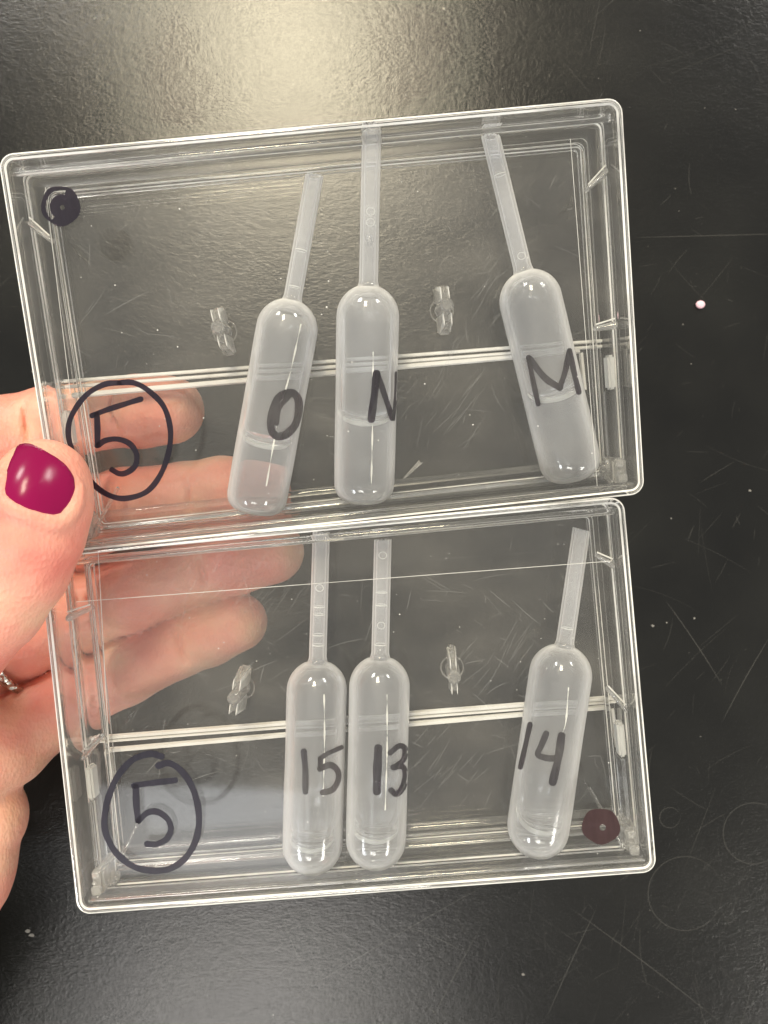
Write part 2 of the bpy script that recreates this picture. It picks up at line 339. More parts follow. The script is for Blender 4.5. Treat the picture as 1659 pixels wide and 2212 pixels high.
# ================================================================ the two clear cases
def make_case(fr, H, label, ul, pegs, fins, ridge_px, hinge_ring, lines):
    t = thing('cassette_case', fr, label, 'plastic case', 'clear cassette cases held one above the other')
    frame_part('lid_frame', t, H, 0, 2.6, prof_rect(-1.1, 0, 0, -8.1, .3))
    frame_part('tray_frame', t, H, .35, 2.3, prof_rect(-1.0, 0, -8.3, -17, .25))
    frame_part('inner_frame', t, H, 3.0, 1.6, prof_rect(-.9, 0, -12.9, -15.35, .16))
    link('lid_panel', *box(1.13, WID - 1.13, 1.13, H - 1.13, -1.35, -.12, .2), M_SHEET, t, 30)
    link('back_panel', *box(1.4, WID - 1.4, 1.4, H - 1.4, -16.75, -15.5, .2), M_SHEET, t, 30)
    # bottom spine: rounded rods the length of the case, and the top lip
    for v, wz, r1, r2 in ((1.75, -2.3, .55, .85), (5.6, -14.4, .7, 1.0), (2.8, -13.2, .8, 1.8)):
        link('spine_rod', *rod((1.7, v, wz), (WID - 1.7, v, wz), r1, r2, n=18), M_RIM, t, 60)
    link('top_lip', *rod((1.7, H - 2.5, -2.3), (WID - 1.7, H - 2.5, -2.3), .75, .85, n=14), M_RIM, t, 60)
    # pocket ridges across the back
    for (pa, pb, wr) in ridge_px:
        a = fr.on(*pa, -15.0); b = fr.on(*pb, -15.0); d = (b - a) / np.linalg.norm(b - a); q = np.array([-d[1], d[0], 0]) * wr
        prof = [(-1, 0), (-.55, .75), (.55, .75), (1, 0)]
        V = [e + q * s + np.array([0, 0, h - .45]) for e in (a, b) for s, h in prof]
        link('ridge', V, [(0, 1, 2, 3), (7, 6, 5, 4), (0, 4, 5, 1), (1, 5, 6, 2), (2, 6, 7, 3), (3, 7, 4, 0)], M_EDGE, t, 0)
    for (px, py, ang, wd) in pegs:
        c = fr.on(px, py, -11.0); pg = bpy.data.objects.new('hub_peg', None); C.objects.link(pg); pg.parent = t
        pg.location = (c[0] * MM, c[1] * MM, -15.5 * MM); pg.rotation_euler = (0, 0, ang)
        bl = []
        for s in (1, -1):
            v, f = box(-wd / 2, wd / 2, .9 if s > 0 else -4.9, 4.9 if s > 0 else -.9, 0, 7.4, .45)
            v = [Vector((q.x * (1 - .04 * q.z), q.y * (1 - .055 * q.z * (abs(q.y) > 2)), q.z)) for q in v]; bl.append((v, f))
        for v, f in bl: link('fin', v, f, M_PEG, pg, 30)
        for x_ in (-wd * .33, wd * .33):
            for s in (1, -1): link('glint_rib', *rod((x_, s * 2.9, 0), (x_ * .8, s * 2.4, 7.5), .12, 1.7, up=(0, 1, 0), n=8, taper=.7), M_EDGE, pg, 60)  # thin pale rods added as streaks of highlight on the fins
        V, Fc = lathe([(0, 8.9), (.9, 8.9), (1.3, 8.5), (1.45, 0), (0, 0)], 20); V = [(x, -z, y) for x, y, z in V]
        link('pin', V, Fc, M_PEG, pg, 40)
        link('collar', *torus((0, 0, .1), 2.3, .16), M_PEG, pg, 60)
    for (a, b, ws) in fins:                 # little moulded tongues on the side walls
        A = fr.on(*a, ws); B = fr.on(*b, ws)
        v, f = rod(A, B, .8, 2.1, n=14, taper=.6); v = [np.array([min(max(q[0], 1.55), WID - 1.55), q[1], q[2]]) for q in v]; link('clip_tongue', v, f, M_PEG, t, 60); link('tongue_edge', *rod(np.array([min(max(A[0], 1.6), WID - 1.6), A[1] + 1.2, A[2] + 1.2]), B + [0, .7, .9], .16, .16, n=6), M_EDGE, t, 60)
    for (px, py) in hinge_ring:
        c = fr.on(px, py, -8)
        u = 4.4 if c[0] < 50 else WID - 4.4
        V, Fc = join([torus((u, c[1], -8.2), 1.35, .45, 'x'), torus((u + (.5 if u < 50 else -.5), c[1], -8.2), .6, .4, 'x')])
        link('hinge_pin', V, Fc, M_PEG, t, 60)
    for u0 in (1.9, WID - 4.2):            # corner blocks and hinge arms along the side walls
        link('hinge_block', *box(u0, u0 + 2.3, 1.9, 6.8, -11, -3.4, .5), M_PEG, t, 30)
        link('hinge_block', *box(u0 + .3, u0 + 1.7, 20, 26.5, -7.5, -4.5, .4), M_FROST, t, 30)
        link('hinge_arm', *box(u0 + .5, u0 + 1.2, 7, 19.8, -9.0, -4, .2), M_RIM, t, 30)
        link('gusset', *rod((u0 + (1.5 if u0 < 50 else 0), 1.9, -5.5), (u0 + (5.5 if u0 < 50 else -4), 10.5, -14.9), .35, .5), M_RIM, t, 60)
    for a, b in lines:
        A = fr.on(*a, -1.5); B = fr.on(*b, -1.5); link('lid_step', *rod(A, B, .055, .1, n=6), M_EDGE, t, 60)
    for u0 in (1.9, WID - 4.2):
        for k, (q0, q1, q2) in enumerate(((2.3, 3.9, 1.9), (4.2, 4.7, 1.2), (5.2, 6.6, 1.6))): link('hinge_tooth', *box(u0 + .2, u0 + q2, q0, q1, -3.35, -2.2 - .4 * k, .2), M_PEG, t, 30)
    # fine scratches and dust on the lid
    pr, dr = [], []
    for k in range(330):
        cl = random.random()
        x, y = random.uniform(4, WID - 4), random.uniform(4, H - 4); a = random.choice([.5, .95, 2.3, 2.7]) + random.gauss(0, .4)
        pr.append(ribbon(curve_pts(x, y, a, random.choice([1.5, 3, 5, 11]) * random.uniform(.5, 1), random.gauss(0, .4)), random.choice([.03, .04, .06]), random.choice([-.1, -15.45])))
    for cx, cyy in ((38, H - 14), (30, H - 9), (70, 20), (84, 40)):
        for k in range(22): pr.append(ribbon(curve_pts(cx + random.gauss(0, 6), cyy + random.gauss(0, 3), .85 + random.gauss(0, .12), random.uniform(3, 8), 0), .035, -.1))
    for k in range(150): dr.append(blob(random.uniform(3, WID - 3), random.uniform(3, H - 3), random.choice([.05, .07, .09, .16]), random.choice([-.1, -15.45]), 5))
    link('fine_scratches', *join(pr), M_SCR, t, 0, 'stuff'); link('dust', *join(dr), M_DUST, t, 0, 'stuff')
    return t
m, nt, out = mat('frosted_styrene')
g = N(nt, 'ShaderNodeBsdfGlass'); g.inputs['Roughness'].default_value = .2; g.inputs['IOR'].default_value = 1.58
d = N(nt, 'ShaderNodeBsdfDiffuse'); d.inputs[0].default_value = (.85, .85, .82, 1)
a = N(nt, 'ShaderNodeMixShader'); a.inputs[0].default_value = .42; L(nt, g.outputs[0], a.inputs[1]); L(nt, d.outputs[0], a.inputs[2]); L(nt, a.outputs[0], out.inputs[0]); M_FROST = m
upper = make_case(UP, UH, 'upper clear cassette case, under the thumb, marked 5 inside a closed round ring', None,
    [(478, 712, .12, 2.6), (960, 665, .02, 2.8)],
    [((22, 492), (112, 520), -7), ((1340, 372), (1268, 410), -7), ((1378, 698), (1285, 710), -7)],
    [((105, 826), (1300, 736), .35), ((112, 838), (1300, 748), .35), ((150, 855), (1252, 758), .55), ((1256, 762), (1264, 842), .45)],
    [(1330, 1006)], [((98, 405), (152, 850)), ((1232, 300), (1290, 1050))])
lower = make_case(LO, LH, 'lower clear cassette case, marked 5 inside an open-topped ring', None,
    [(515, 1497, -.25, 2.6), (979, 1453, -.04, 2.0)],
    [((98, 1338), (200, 1312), -7), ((148, 1635), (220, 1590), -7), ((1345, 1218), (1288, 1200), -7), ((1372, 1530), (1312, 1487), -7)],
    [((195, 1596), (1325, 1508), .5), ((210, 1603), (1330, 1516), .3), ((228, 1622), (1318, 1528), .55), ((1322, 1532), (1335, 1615), .5), ((228, 1624), (243, 1700), .35)],
    [(218, 1896)], [((165, 1300), (1320, 1212)), ((212, 1190), (250, 1880))])
def plane_hit(fr, wz=-.02):
    return lambda px, py: fr.on(px, py, wz)
def ink(name, parent, items, hit, m=None, label=None, rows=4, step=3):
    o = link(name, *join([stroke(q, wd, hit, rows, step=step) for q, wd in items]), m or M_INK, parent, 0)
    if label: o['label'] = label
    return o
hu, hl = plane_hit(UP, -.02), plane_hit(LO, -.02)
ink('ring_mark', upper, [(C3([(600, 265), (520, 275), (430, 330), (360, 430), (343, 520), (365, 610), (410, 695), (480, 785), (560, 835), (640, 845), (740, 810), (810, 720), (850, 600), (855, 490), (820, 380), (740, 300), (670, 265), (600, 265)]), 12)], hu)
hu2 = plane_hit(UP, -.005)
ink('handwritten_number', upper, [(C3([(462, 430), (540, 400), (640, 368), (708, 347)]), 12), (C3([(487, 425), (490, 500), (489, 580)]), 13), (C3([(492, 580), (530, 555), (590, 548), (650, 570), (685, 620), (680, 680), (640, 715), (600, 722), (562, 702)]), 12)], hu2)
ink('ring_mark', lower, [(C7([(812, 228), (750, 215), (660, 250), (590, 330), (550, 420), (530, 500), (525, 580), (550, 660), (600, 730), (680, 785), (780, 803), (860, 790), (930, 740), (980, 660), (1000, 560), (990, 460), (960, 370), (910, 300), (850, 262), (795, 275)]), 14)], hl)
hl2 = plane_hit(LO, -.005)
ink('handwritten_number', lower, [(C7([(672, 375), (760, 362), (880, 348)]), 13), (C7([(682, 380), (685, 470), (694, 550)]), 14), (C7([(696, 553), (740, 512), (790, 507), (840, 540), (858, 590), (840, 640), (790, 668), (738, 668)]), 13)], hl2)
def spiral_dot(parent, hit, cx, cyy, rx, ry, hole, m_, open_=0.0):
    V, Fc = [], []; n = 60; rings = [1.0, .8, .6, .45, hole]
    for j, q in enumerate(rings):
        for k in range(n):
            a = 2 * math.pi * k / n; wob = 1 + .04 * math.sin(2 * a + 1) + .03 * math.sin(5 * a) if j == 0 else 1 + (.25 * math.sin(a + 2) if j == len(rings) - 1 else 0)
            V.append(hit(cx + rx * q * wob * math.cos(a) + (1 - q) * 3, cyy + ry * q * wob * math.sin(a) + (1 - q) * 4))
    for j in range(len(rings) - 1):
        for k in range(n):
            if open_ and j == 1 and 20 < k < 48: continue
            Fc.append((j * n + k, j * n + (k + 1) % n, (j + 1) * n + (k + 1) % n, (j + 1) * n + k))
    return link('marker_dot', V, Fc, m_, parent, 0)
spiral_dot(upper, hu, 131, 445, 41, 45, .12, M_INK, 1)
spiral_dot(lower, hl, 1298, 1785, 40, 40, .17, M_INKB)
# ================================================================ pipettes
def bulb_profile(Lb, Rb, rs, Lt, flat):
    """outer profile from the closed bottom up to the cut tip."""
    out = []; e = 2 / flat; hb = Rb * (1.0 if flat <= 2.05 else .8)
    for k in range(15):
        a = math.pi / 2 * k / 14; out.append((Rb * math.sin(a) ** e, hb - hb * math.cos(a) ** e))
    for k in range(1, 8): out.append((Rb * (1 + .006 * math.sin(k)), hb + (Lb - Rb - hb) * k / 8))
    a1 = math.asin((rs + .25) / Rb)
    for k in range(13):
        a = math.pi / 2 - (math.pi / 2 - a1) * k / 12; out.append((Rb * math.sin(a), Lb - Rb + Rb * math.cos(a)))
    out += [(rs + .07, Lb + .25), (rs, Lb + .8)]
    for k in range(1, 7): out.append((rs * (1 - .02 * k / 6), Lb + .8 + (Lt - Lb - .8) * k / 6))
    return out
def make_pipette(fr, tip, base, bot, Rb, rs, flat, uy, uw, strokes, seam, label, slugs, jag, wz=-8.6, inkm=None, wt=-8.6):
    wz = -7.4 if fr is LO else wz; wt = -7.4 if fr is LO else wt
    tl, bl_, ql = (fr.on(*p, z_) for p, z_ in ((tip, wt), (base, wz + (wt - wz) * .65), (bot, wz))); ql[1] = max(ql[1], 1.15)
    T, B, Q = fr.w(tl), fr.w(bl_), fr.w(ql)
    ax = T - Q; Lt = np.linalg.norm(ax); ax /= Lt; nz = fr.R[:, 2]; xx = np.cross(ax, nz); xx /= np.linalg.norm(xx); zz = np.cross(xx, ax)
    Lb = float(np.dot(B - Q, ax)); f = Frame(np.array([xx, ax, zz]).T, Q)
    t = thing('transfer_pipette', f, label, 'pipette', 'plastic transfer pipettes lying in the cases')
    pr = bulb_profile(Lb, Rb, rs, Lt, flat); th = .42
    inner = [(max(r - th, .0), y + (th if y < 1 else 0)) for r, y in pr if r > th * .9][::-1]
    inner[0] = (inner[0][0], pr[-1][1]); inner.append((0.0, th + .05)); 
    bulb_end = next(i for i, (r, y) in enumerate(pr) if y > Lb + .2)
    # bulb and stem are the two parts of the moulding
    V, Fc = lathe(pr[:bulb_end + 1], 56); body = link('bulb', V, Fc, M_LDPE, t, 80)
    bvh = BVHTree.FromPolygons([tuple(f.w(v)) for v in V], Fc)
    pi = [q for q in inner if q[1] <= Lb + .25][::-1]
    V2, F2 = lathe(pi, 40); link('inner_wall', V2, [q[::-1] for q in F2], M_LDPE, t, 80)
    tube = pr[bulb_end:]; tin = [(r - .5, y) for r, y in tube][::-1]
    V, Fc = lathe(tube + tin, 32)
    n = 32; k0 = (len(tube) - 1) * n
    for k in range(2 * n):                 # ragged, slightly slanted cut at the tip
        x, y, z = V[k0 + k]; V[k0 + k] = (x, y + jag * x + .12 * math.sin(k * 2.3), z)
    link('stem', V, Fc, M_STEM, t, 60)
    # liquid body and the trapped air bubble with its meniscus
    ri = Rb - th - .08
    lq = [(max(min(r - th - .06, ri), 0), y + (.5 if y < 1 else 0)) for r, y in pr[:bulb_end] if y < Lb - 1.2]
    lq[0] = (0, .55); V, Fc = lathe(lq + [(0, lq[-1][1])], 40); link('liquid', V, Fc, M_LIQ, t, 60)
    y0 = uy * Lb; y1 = Lb - 1.6; rb_ = uw; e = []
    for k in range(11): a = math.pi / 2 * k / 10; e.append((rb_ * math.sin(a) ** .9, y0 + rb_ * (.85 if flat < 2.1 else .5) * (1 - math.cos(a))))
    for k in range(11): a = math.pi / 2 * k / 10; e.append((rb_ * math.cos(a) + (1.2 if k == 10 else 0) * 0, y1 - rb_ + rb_ * math.sin(a)))
    V, Fc = lathe(e, 40, sz=.8, oz=.75); link('air_bubble', V, Fc, M_BUB, t, 80)
    # meniscus rim: bright thin line where the liquid climbs the wall
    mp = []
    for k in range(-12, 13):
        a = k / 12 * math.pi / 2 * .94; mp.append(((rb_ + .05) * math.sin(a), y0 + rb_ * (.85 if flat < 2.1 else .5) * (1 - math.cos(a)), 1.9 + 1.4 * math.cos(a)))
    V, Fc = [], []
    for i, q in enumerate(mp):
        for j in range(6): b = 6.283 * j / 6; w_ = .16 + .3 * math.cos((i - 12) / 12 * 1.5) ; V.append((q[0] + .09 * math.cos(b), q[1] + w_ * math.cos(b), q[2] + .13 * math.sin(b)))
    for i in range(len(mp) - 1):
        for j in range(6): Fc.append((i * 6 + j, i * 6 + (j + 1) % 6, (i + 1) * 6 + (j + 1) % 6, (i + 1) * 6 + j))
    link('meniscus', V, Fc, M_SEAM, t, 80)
    for (s, kind) in slugs:                # bubbles and small menisci in the stem
        yy = Lb + (Lt - Lb) * s
        if kind == 'o': link('stem_bubble', *torus((rs * .05, yy, rs * .55), rs * .42, .09, 'z', sq=.9), M_SEAM, t, 60)
        elif kind == 'l': link('stem_meniscus', *torus((0, yy, 0), rs - .5, .1, 'y'), M_SEAM, t, 60)
        else: link('stem_bubble', *lathe([(0, yy - 1.3), (.55, yy - .8), (.75, yy), (.55, yy + .8), (0, yy + 1.3)], 16, sz=.6, oz=rs * .5), M_BUB, t, 60)
    def hit(px, py, off=.05):
        d = ray(px, py); h = bvh.ray_cast(Vector(CAM), Vector(d).normalized(), 400)
        if h[0] is None: return None
        nn = h[1] if h[1].dot(Vector(d)) < 0 else -h[1]
        return f.l(np.array(h[0] + nn * off))
    # mould seam down the bulb
    if seam:
        V, Fc = stroke(seam, 2.2, lambda x, y: hit(x, y, .03), 1, ragged=.7, step=5, ends=False); link('mould_seam', V, Fc, M_SEAM, t, 0)
    if strokes: ink('marker_writing', t, strokes, hit, inkm or M_INKP, rows=4, step=2.5)
    return t
make_pipette(UP, (679, 381), (632, 646), (549, 1110), 5.85, 1.72, 3.0, .325, 5.3,
    [(C3([(1440, 318), (1395, 345), (1368, 420), (1362, 490), (1385, 530), (1430, 528), (1480, 480), (1500, 410), (1498, 350), (1475, 318), (1440, 318)]), 17), (C3([(1455, 330), (1405, 390), (1390, 470)]), 10)],
    [(650, 700), (628, 800), (602, 900), (575, 1050)], 'pipette marked O, slanting, leftmost one in the upper case, with fingertip behind it', [(.1, 'l'), (.4, 'l')], .1)
make_pipette(UP, (803, 276), (797, 614), (786, 1088), 5.9, 1.78, 2.7, .385, 5.35,
    [(C4([(335, 320), (325, 420), (310, 535)]), 16), (C4([(340, 325), (375, 430), (408, 530)]), 12), (C4([(426, 318), (423, 420), (414, 535)]), 7)],
    [(806, 760), (805, 900), (802, 1045)], 'upright pipette marked N, middle one of the upper case, touching the top rim', [(.28, 'b'), (.4, 'o'), (.47, 'o')], .0, wt=-3.4)
make_pipette(UP, (1060, 296), (1128, 584), (1241, 1040), 5.95, 1.75, 2.5, .40, 5.3,
    [(C4([(1045, 245), (1065, 350), (1090, 462)]), 11), (C4([(1050, 252), (1120, 340), (1190, 388)]), 14), (C4([(1190, 388), (1215, 310), (1233, 218)]), 12), (C4([(1235, 215), (1255, 310), (1278, 408)]), 12)],
    None, 'pipette marked M, leaning to the left, at the right of the upper case', [(.1, 'o'), (.72, 'l')], -.25)
make_pipette(LO, (694, 1150), (686, 1426), (675, 1900), 5.9, 1.72, 2.0, .145, 5.1,
    [(C7([(1527, 202), (1535, 300), (1535, 405)]), 13), (C8([(160, 268), (100, 295), (66, 318)]), 10), (C8([(68, 320), (66, 360)]), 11), (C8([(66, 362), (110, 345), (142, 370), (145, 410), (120, 452), (78, 465)]), 13)],
    [(700, 1500), (701, 1600), (698, 1720)], 'pipette marked 15, left one of the touching pair in the lower case', [(.12, 'l'), (.2, 'l'), (.42, 'l'), (.57, 'o'), (.36, 'l')], .0)
make_pipette(LO, (827, 1166), (822, 1417), (812, 1889), 5.92, 1.74, 2.0, .165, 5.15,
    [(C8([(320, 272), (316, 370), (314, 460)]), 18), (C8([(372, 292), (410, 262), (436, 275), (430, 320), (400, 348)]), 12), (C8([(385, 355), (425, 352), (438, 392), (425, 445), (398, 472), (376, 455)]), 13)],
    [(836, 1500), (836, 1620), (832, 1750)], 'pipette marked 13, right one of the touching pair in the lower case', [(.1, 'l'), (.27, 'o'), (.44, 'l'), (.55, 'l'), (.87, 'o')], .05)
make_pipette(LO, (1256, 1144), (1216, 1391), (1154, 1857), 5.95, 1.72, 2.0, .15, 5.2,
    [(C8([(982, 168), (960, 270), (940, 355)]), 11), (C8([(1052, 208), (1030, 262), (1016, 300), (1060, 316), (1100, 315)]), 13), (C8([(1118, 218), (1105, 310), (1080, 420)]), 17)],
    [(1228, 1485), (1222, 1560), (1212, 1590)], 'pipette marked 14, leaning right, alone at the right of the lower case', [(.14, 'l')], -.1)
# ================================================================ the hand
def pt(px, py, d): return P(px, py, d)
chains = []     # list of (points, radii)
def chain(rows): chains.append([(pt(x, y, d), r) for x, y, d, r in rows])
# index, middle, ring, little finger (pads towards the camera), then thumb and palm
chain([(366, 886, 162, 7.2), (300, 889, 162.5, 7.6), (230, 895, 163, 7.0), (110, 918, 163, 8.0), (20, 938, 163, 8.0), (-90, 985, 164, 8.6), (-220, 1040, 168, 9.5)])
chain([(556, 1066, 166, 7.3), (480, 1066, 166.5, 7.9), (400, 1073, 167, 7.4), (270, 1094, 167, 8.3), (150, 1138, 168, 8.6), (20, 1190, 169, 9.2), (-150, 1230, 172, 10)])
chain([(587, 1192, 169.5, 7.1), (510, 1208, 170, 7.6), (430, 1234, 170.5, 7.3), (290, 1282, 171, 8.3), (170, 1318, 171, 8.6), (60, 1368, 171.5, 9.2), (-100, 1460, 174, 10)])
chain([(514, 1344, 171, 6.5), (450, 1370, 171.5, 7.0), (385, 1398, 171.5, 6.7), (270, 1450, 172, 7.5), (170, 1500, 172, 7.5), (80, 1555, 171.5, 8.4), (15, 1605, 169, 9.4), (-70, 1640, 168, 10)])
chain([(96, 1046, 131.5, 7.7), (84, 1085, 131, 8.6), (66, 1150, 131, 8.7), (36, 1225, 132, 8.6), (-20, 1300, 133.5, 9.0), (-110, 1390, 138, 10.0), (-230, 1500, 148, 13)])
palm = [[(pt(-230, 1500, 152), 13), (pt(-150, 1650, 160), 15)],         [(pt(-220, 1040, 168), 9.5), (pt(-260, 1400, 165), 16)], [(pt(-150, 1230, 172), 10), (pt(-260, 1500, 165), 16)], [(pt(-100, 1460, 174), 10), (pt(-220, 1700, 165), 16)],
        [(pt(-260, 1400, 165), 16), (pt(-300, 1900, 165), 20)], [(pt(-300, 1900, 165), 20), (pt(-480, 2300, 170), 25)]]
h = 0.75
lo = np.array([-150., -122., BENCH - 198]); hi = np.array([-14., 34., BENCH - 116])
dim = np.ceil((hi - lo) / h).astype(int) + 1
gx, gy, gz = [(lo[i] + h * np.arange(dim[i])).astype(np.float32) for i in range(3)]
def rcone(sub, a, b, ra, rb):
    X, Y, Z = sub; ba = (b - a).astype(np.float32); l2 = float(ba @ ba)
    px_, py_, pz_ = X - np.float32(a[0]), Y - np.float32(a[1]), Z - np.float32(a[2])
    tt = np.clip((px_ * ba[0] + py_ * ba[1] + pz_ * ba[2]) / l2, 0, 1)
    return np.sqrt((px_ - tt * ba[0]) ** 2 + (py_ - tt * ba[1]) ** 2 + (pz_ - tt * ba[2]) ** 2) - (ra + (rb - ra) * tt)
FAR = 30.0
def field(chs, k, base=None):
    D = np.full(dim, FAR, np.float32) if base is None else base
    for ch in chs:
        for (a, ra), (b, rb) in zip(ch[:-1], ch[1:]):
            mn = np.minimum(a - ra, b - rb) - 9; mx = np.maximum(a + ra, b + rb) + 9
            s = [slice(max(0, int((mn[i] - lo[i]) / h)), max(0, min(dim[i], int((mx[i] - lo[i]) / h) + 2))) for i in range(3)]
            if any(q.stop <= q.start for q in s): continue
            sub = (gx[s[0]][:, None, None], gy[s[1]][None, :, None], gz[s[2]][None, None, :])
            d = rcone(sub, a, b, ra, rb); o_ = D[s[0], s[1], s[2]]
            q = np.clip(.5 + .5 * (o_ - d) / k, 0, 1); D[s[0], s[1], s[2]] = o_ * (1 - q) + d * q - k * q * (1 - q)
    return D
fingers = [field([c], 1.4) for c in chains]
D = fingers[0]
def smin(a, b, k):
    q = np.clip(.5 + .5 * (a - b) / k, 0, 1); return a * (1 - q) + b * q - k * q * (1 - q)
for fdist in fingers[1:4]: D = smin(D, fdist, .25)
D = smin(D, fingers[4], 1.0)
D = field(palm, 5.0, D)
D = field([[(pt(-52, 1770, 166), 10.5), (pt(-120, 1880, 164), 14), (pt(-220, 2020, 164), 17)]], 1.6, D)
# flexion creases across the finger pads, each a shallow groove
def groove(a, b, r):
    global D
    a, b = np.array(a), np.array(b); mn = np.minimum(a, b) - 4; mx = np.maximum(a, b) + 4
    s = [slice(max(0, int((mn[i] - lo[i]) / h)), max(0, min(dim[i], int((mx[i] - lo[i]) / h) + 2))) for i in range(3)]
    sub = (gx[s[0]][:, None, None], gy[s[1]][None, :, None], gz[s[2]][None, None, :]); d = rcone(sub, a, b, r, r)
    o_ = D[s[0], s[1], s[2]]; k = .8; q = np.clip(.5 - .5 * (o_ + d) / k, 0, 1); D[s[0], s[1], s[2]] = o_ * (1 - q) - d * q + k * q * (1 - q)
for (x0, y0, x1, y1, d) in ((236, 830, 252, 955, 155.8), (50, 865, 68, 1000, 155.2), (402, 1005, 415, 1135, 159.5), (160, 1070, 180, 1190, 160),
                            (428, 1170, 448, 1300, 163.2), (175, 1290, 205, 1410, 163.3), (375, 1345, 408, 1455, 164.8), (165, 1445, 205, 1555, 164.4)):
    groove(pt(x0, y0, d + .5), pt(x1, y1, d + .5), .55)
def surface_nets(D):
    ins = D < 0
    c = np.stack([ins[i:i + ins.shape[0] - 1, j:j + ins.shape[1] - 1, k:k + ins.shape[2] - 1] for i in (0, 1) for j in (0, 1) for k in (0, 1)])
    act = c.any(0) & ~c.all(0); cells = np.argwhere(act); idx = -np.ones(act.shape, int); idx[tuple(cells.T)] = np.arange(len(cells))
    acc = np.zeros((len(cells), 3)); cnt = np.zeros(len(cells))
    cor = [(i, j, k) for i in (0, 1) for j in (0, 1) for k in (0, 1)]
    for a in cor:
        for ax in range(3):
            if a[ax]: continue
            b = list(a); b[ax] = 1; b = tuple(b)
            va = D[tuple((cells + a).T)]; vb = D[tuple((cells + b).T)]; m_ = (va < 0) != (vb < 0)
            t_ = np.where(m_, va / np.where(m_, va - vb, 1), 0); p_ = np.array(a) + t_[:, None] * (np.array(b) - np.array(a))
            acc[m_] += p_[m_]; cnt[m_] += 1
    V = (cells + acc / cnt[:, None]) * h + lo; faces = []
    for ax in range(3):
        o1, o2 = [(1, 2), (2, 0), (0, 1)][ax]
        sl0 = [slice(None)] * 3; sl1 = [slice(None)] * 3; sl0[ax] = slice(0, -1); sl1[ax] = slice(1, None)
        A = ins[tuple(sl0)]; B = ins[tuple(sl1)]; e = np.argwhere(A != B); sgn = A[tuple(e.T)]
        ok = (e[:, o1] > 0) & (e[:, o2] > 0) & (e[:, o1] < act.shape[o1]) & (e[:, o2] < act.shape[o2]); e = e[ok]; sgn = sgn[ok]
        q = []
        for d1, d2 in ((1, 1), (0, 1), (0, 0), (1, 0)):
            ee = e.copy(); ee[:, o1] -= d1; ee[:, o2] -= d2; q.append(idx[tuple(ee.T)])
        q = np.stack(q, 1); q[~sgn] = q[~sgn][:, ::-1]; faces.append(q)
    return V, np.vstack(faces)
# nail fold: raised rim of skin round the thumbnail, found on the first surface
V0, F0 = surface_nets(D)
hb = BVHTree.FromPolygons([tuple(v) for v in V0], [tuple(int(i) for i in f) for f in F0])
NO = smooth_path([(x * .4166, y * .4166 + 799) for x, y in ((88, 432), (108, 402), (142, 393), (190, 402), (255, 436), (320, 478), (362, 525), (384, 575), (389, 630), (376, 685), (345, 735), (312, 762), (270, 768), (205, 752), (110, 712), (40, 672), (22, 650), (25, 610), (52, 515), (88, 432))], 4.0)[:-1]
NC = NO.mean(0)
def nail_at(t, r_):               # t 0..1 round the outline, r_ 0 centre .. 1 edge
    x = t * len(NO); i = int(x) % len(NO); f = x - int(x); return NC + np.array([-3.0, 0]) + 1.04 * (NO[i] * (1 - f) + NO[(i + 1) % len(NO)] * f - NC) * r_
def hand_hit(px, py, off):
    d = Vector(ray(px, py)); hh = hb.ray_cast(Vector(CAM), d.normalized(), 400)
    if hh[0] is None: return None
    n_ = hh[1] if hh[1].dot(d) < 0 else -hh[1]; return np.array(hh[0] + n_ * off)
rim = []
for k in range(37):
    q = nail_at(.36 + .52 * k / 36, 1.10); hh = hand_hit(q[0], q[1], -.4)
    if hh is not None: rim.append((hh, .95))
D = field([rim], 1.1, D)
V1, F1 = surface_nets(D)
m, nt, out = mat('skin')
p = N(nt, 'ShaderNodeBsdfPrincipled'); oc = obj_coord(nt)
n1 = N(nt, 'ShaderNodeTexNoise'); n1.inputs['Scale'].default_value = 60; n1.inputs['Detail'].default_value = 5; L(nt, oc, n1.inputs[0])
rp = N(nt, 'ShaderNodeValToRGB'); rp.color_ramp.elements[0].position = .28; rp.color_ramp.elements[0].color = (.70, .22, .17, 1)
rp.color_ramp.elements[1].position = .72; rp.color_ramp.elements[1].color = (.78, .49, .33, 1)
e_ = rp.color_ramp.elements.new(.5); e_.color = (.77, .345, .255, 1)
L(nt, n1.outputs[0], rp.inputs[0]); L(nt, rp.outputs[0], p.inputs['Base Color'])
p.inputs['Subsurface Weight'].default_value = .35; p.inputs['Subsurface Radius'].default_value = (.0035, .0014, .0008); p.inputs['Subsurface Scale'].default_value = 1.0
p.inputs['Roughness'].default_value = .46; p.inputs['Specular IOR Level'].default_value = .4
n2 = N(nt, 'ShaderNodeTexVoronoi'); n2.inputs['Scale'].default_value = 1600; L(nt, obj_coord(nt, (1, .55, 1)), n2.inputs[0])
n3 = N(nt, 'ShaderNodeTexNoise'); n3.inputs['Scale'].default_value = 420; n3.inputs['Detail'].default_value = 5; L(nt, obj_coord(nt, (.45, 1, 1)), n3.inputs[0])
hs = math_(nt, 'ADD', math_(nt, 'MULTIPLY', n2.outputs[0], .35), n3.outputs[0])
bp = N(nt, 'ShaderNodeBump'); bp.inputs['Strength'].default_value = .55; bp.inputs['Distance'].default_value = .0005; L(nt, hs, bp.inputs['Height']); L(nt, bp.outputs[0], p.inputs['Normal'])
L(nt, p.outputs[0], out.inputs[0]); M_SKIN = m
hf = Frame(np.eye(3), P(-150, 1650, 165))
hand = thing('hand', hf, 'left hand with magenta thumbnail holding the clear cases from the left', 'hand')
link('skin', V1 - hf.t, F1, M_SKIN, hand, 180)
m, nt, out = mat('magenta_nail_polish')
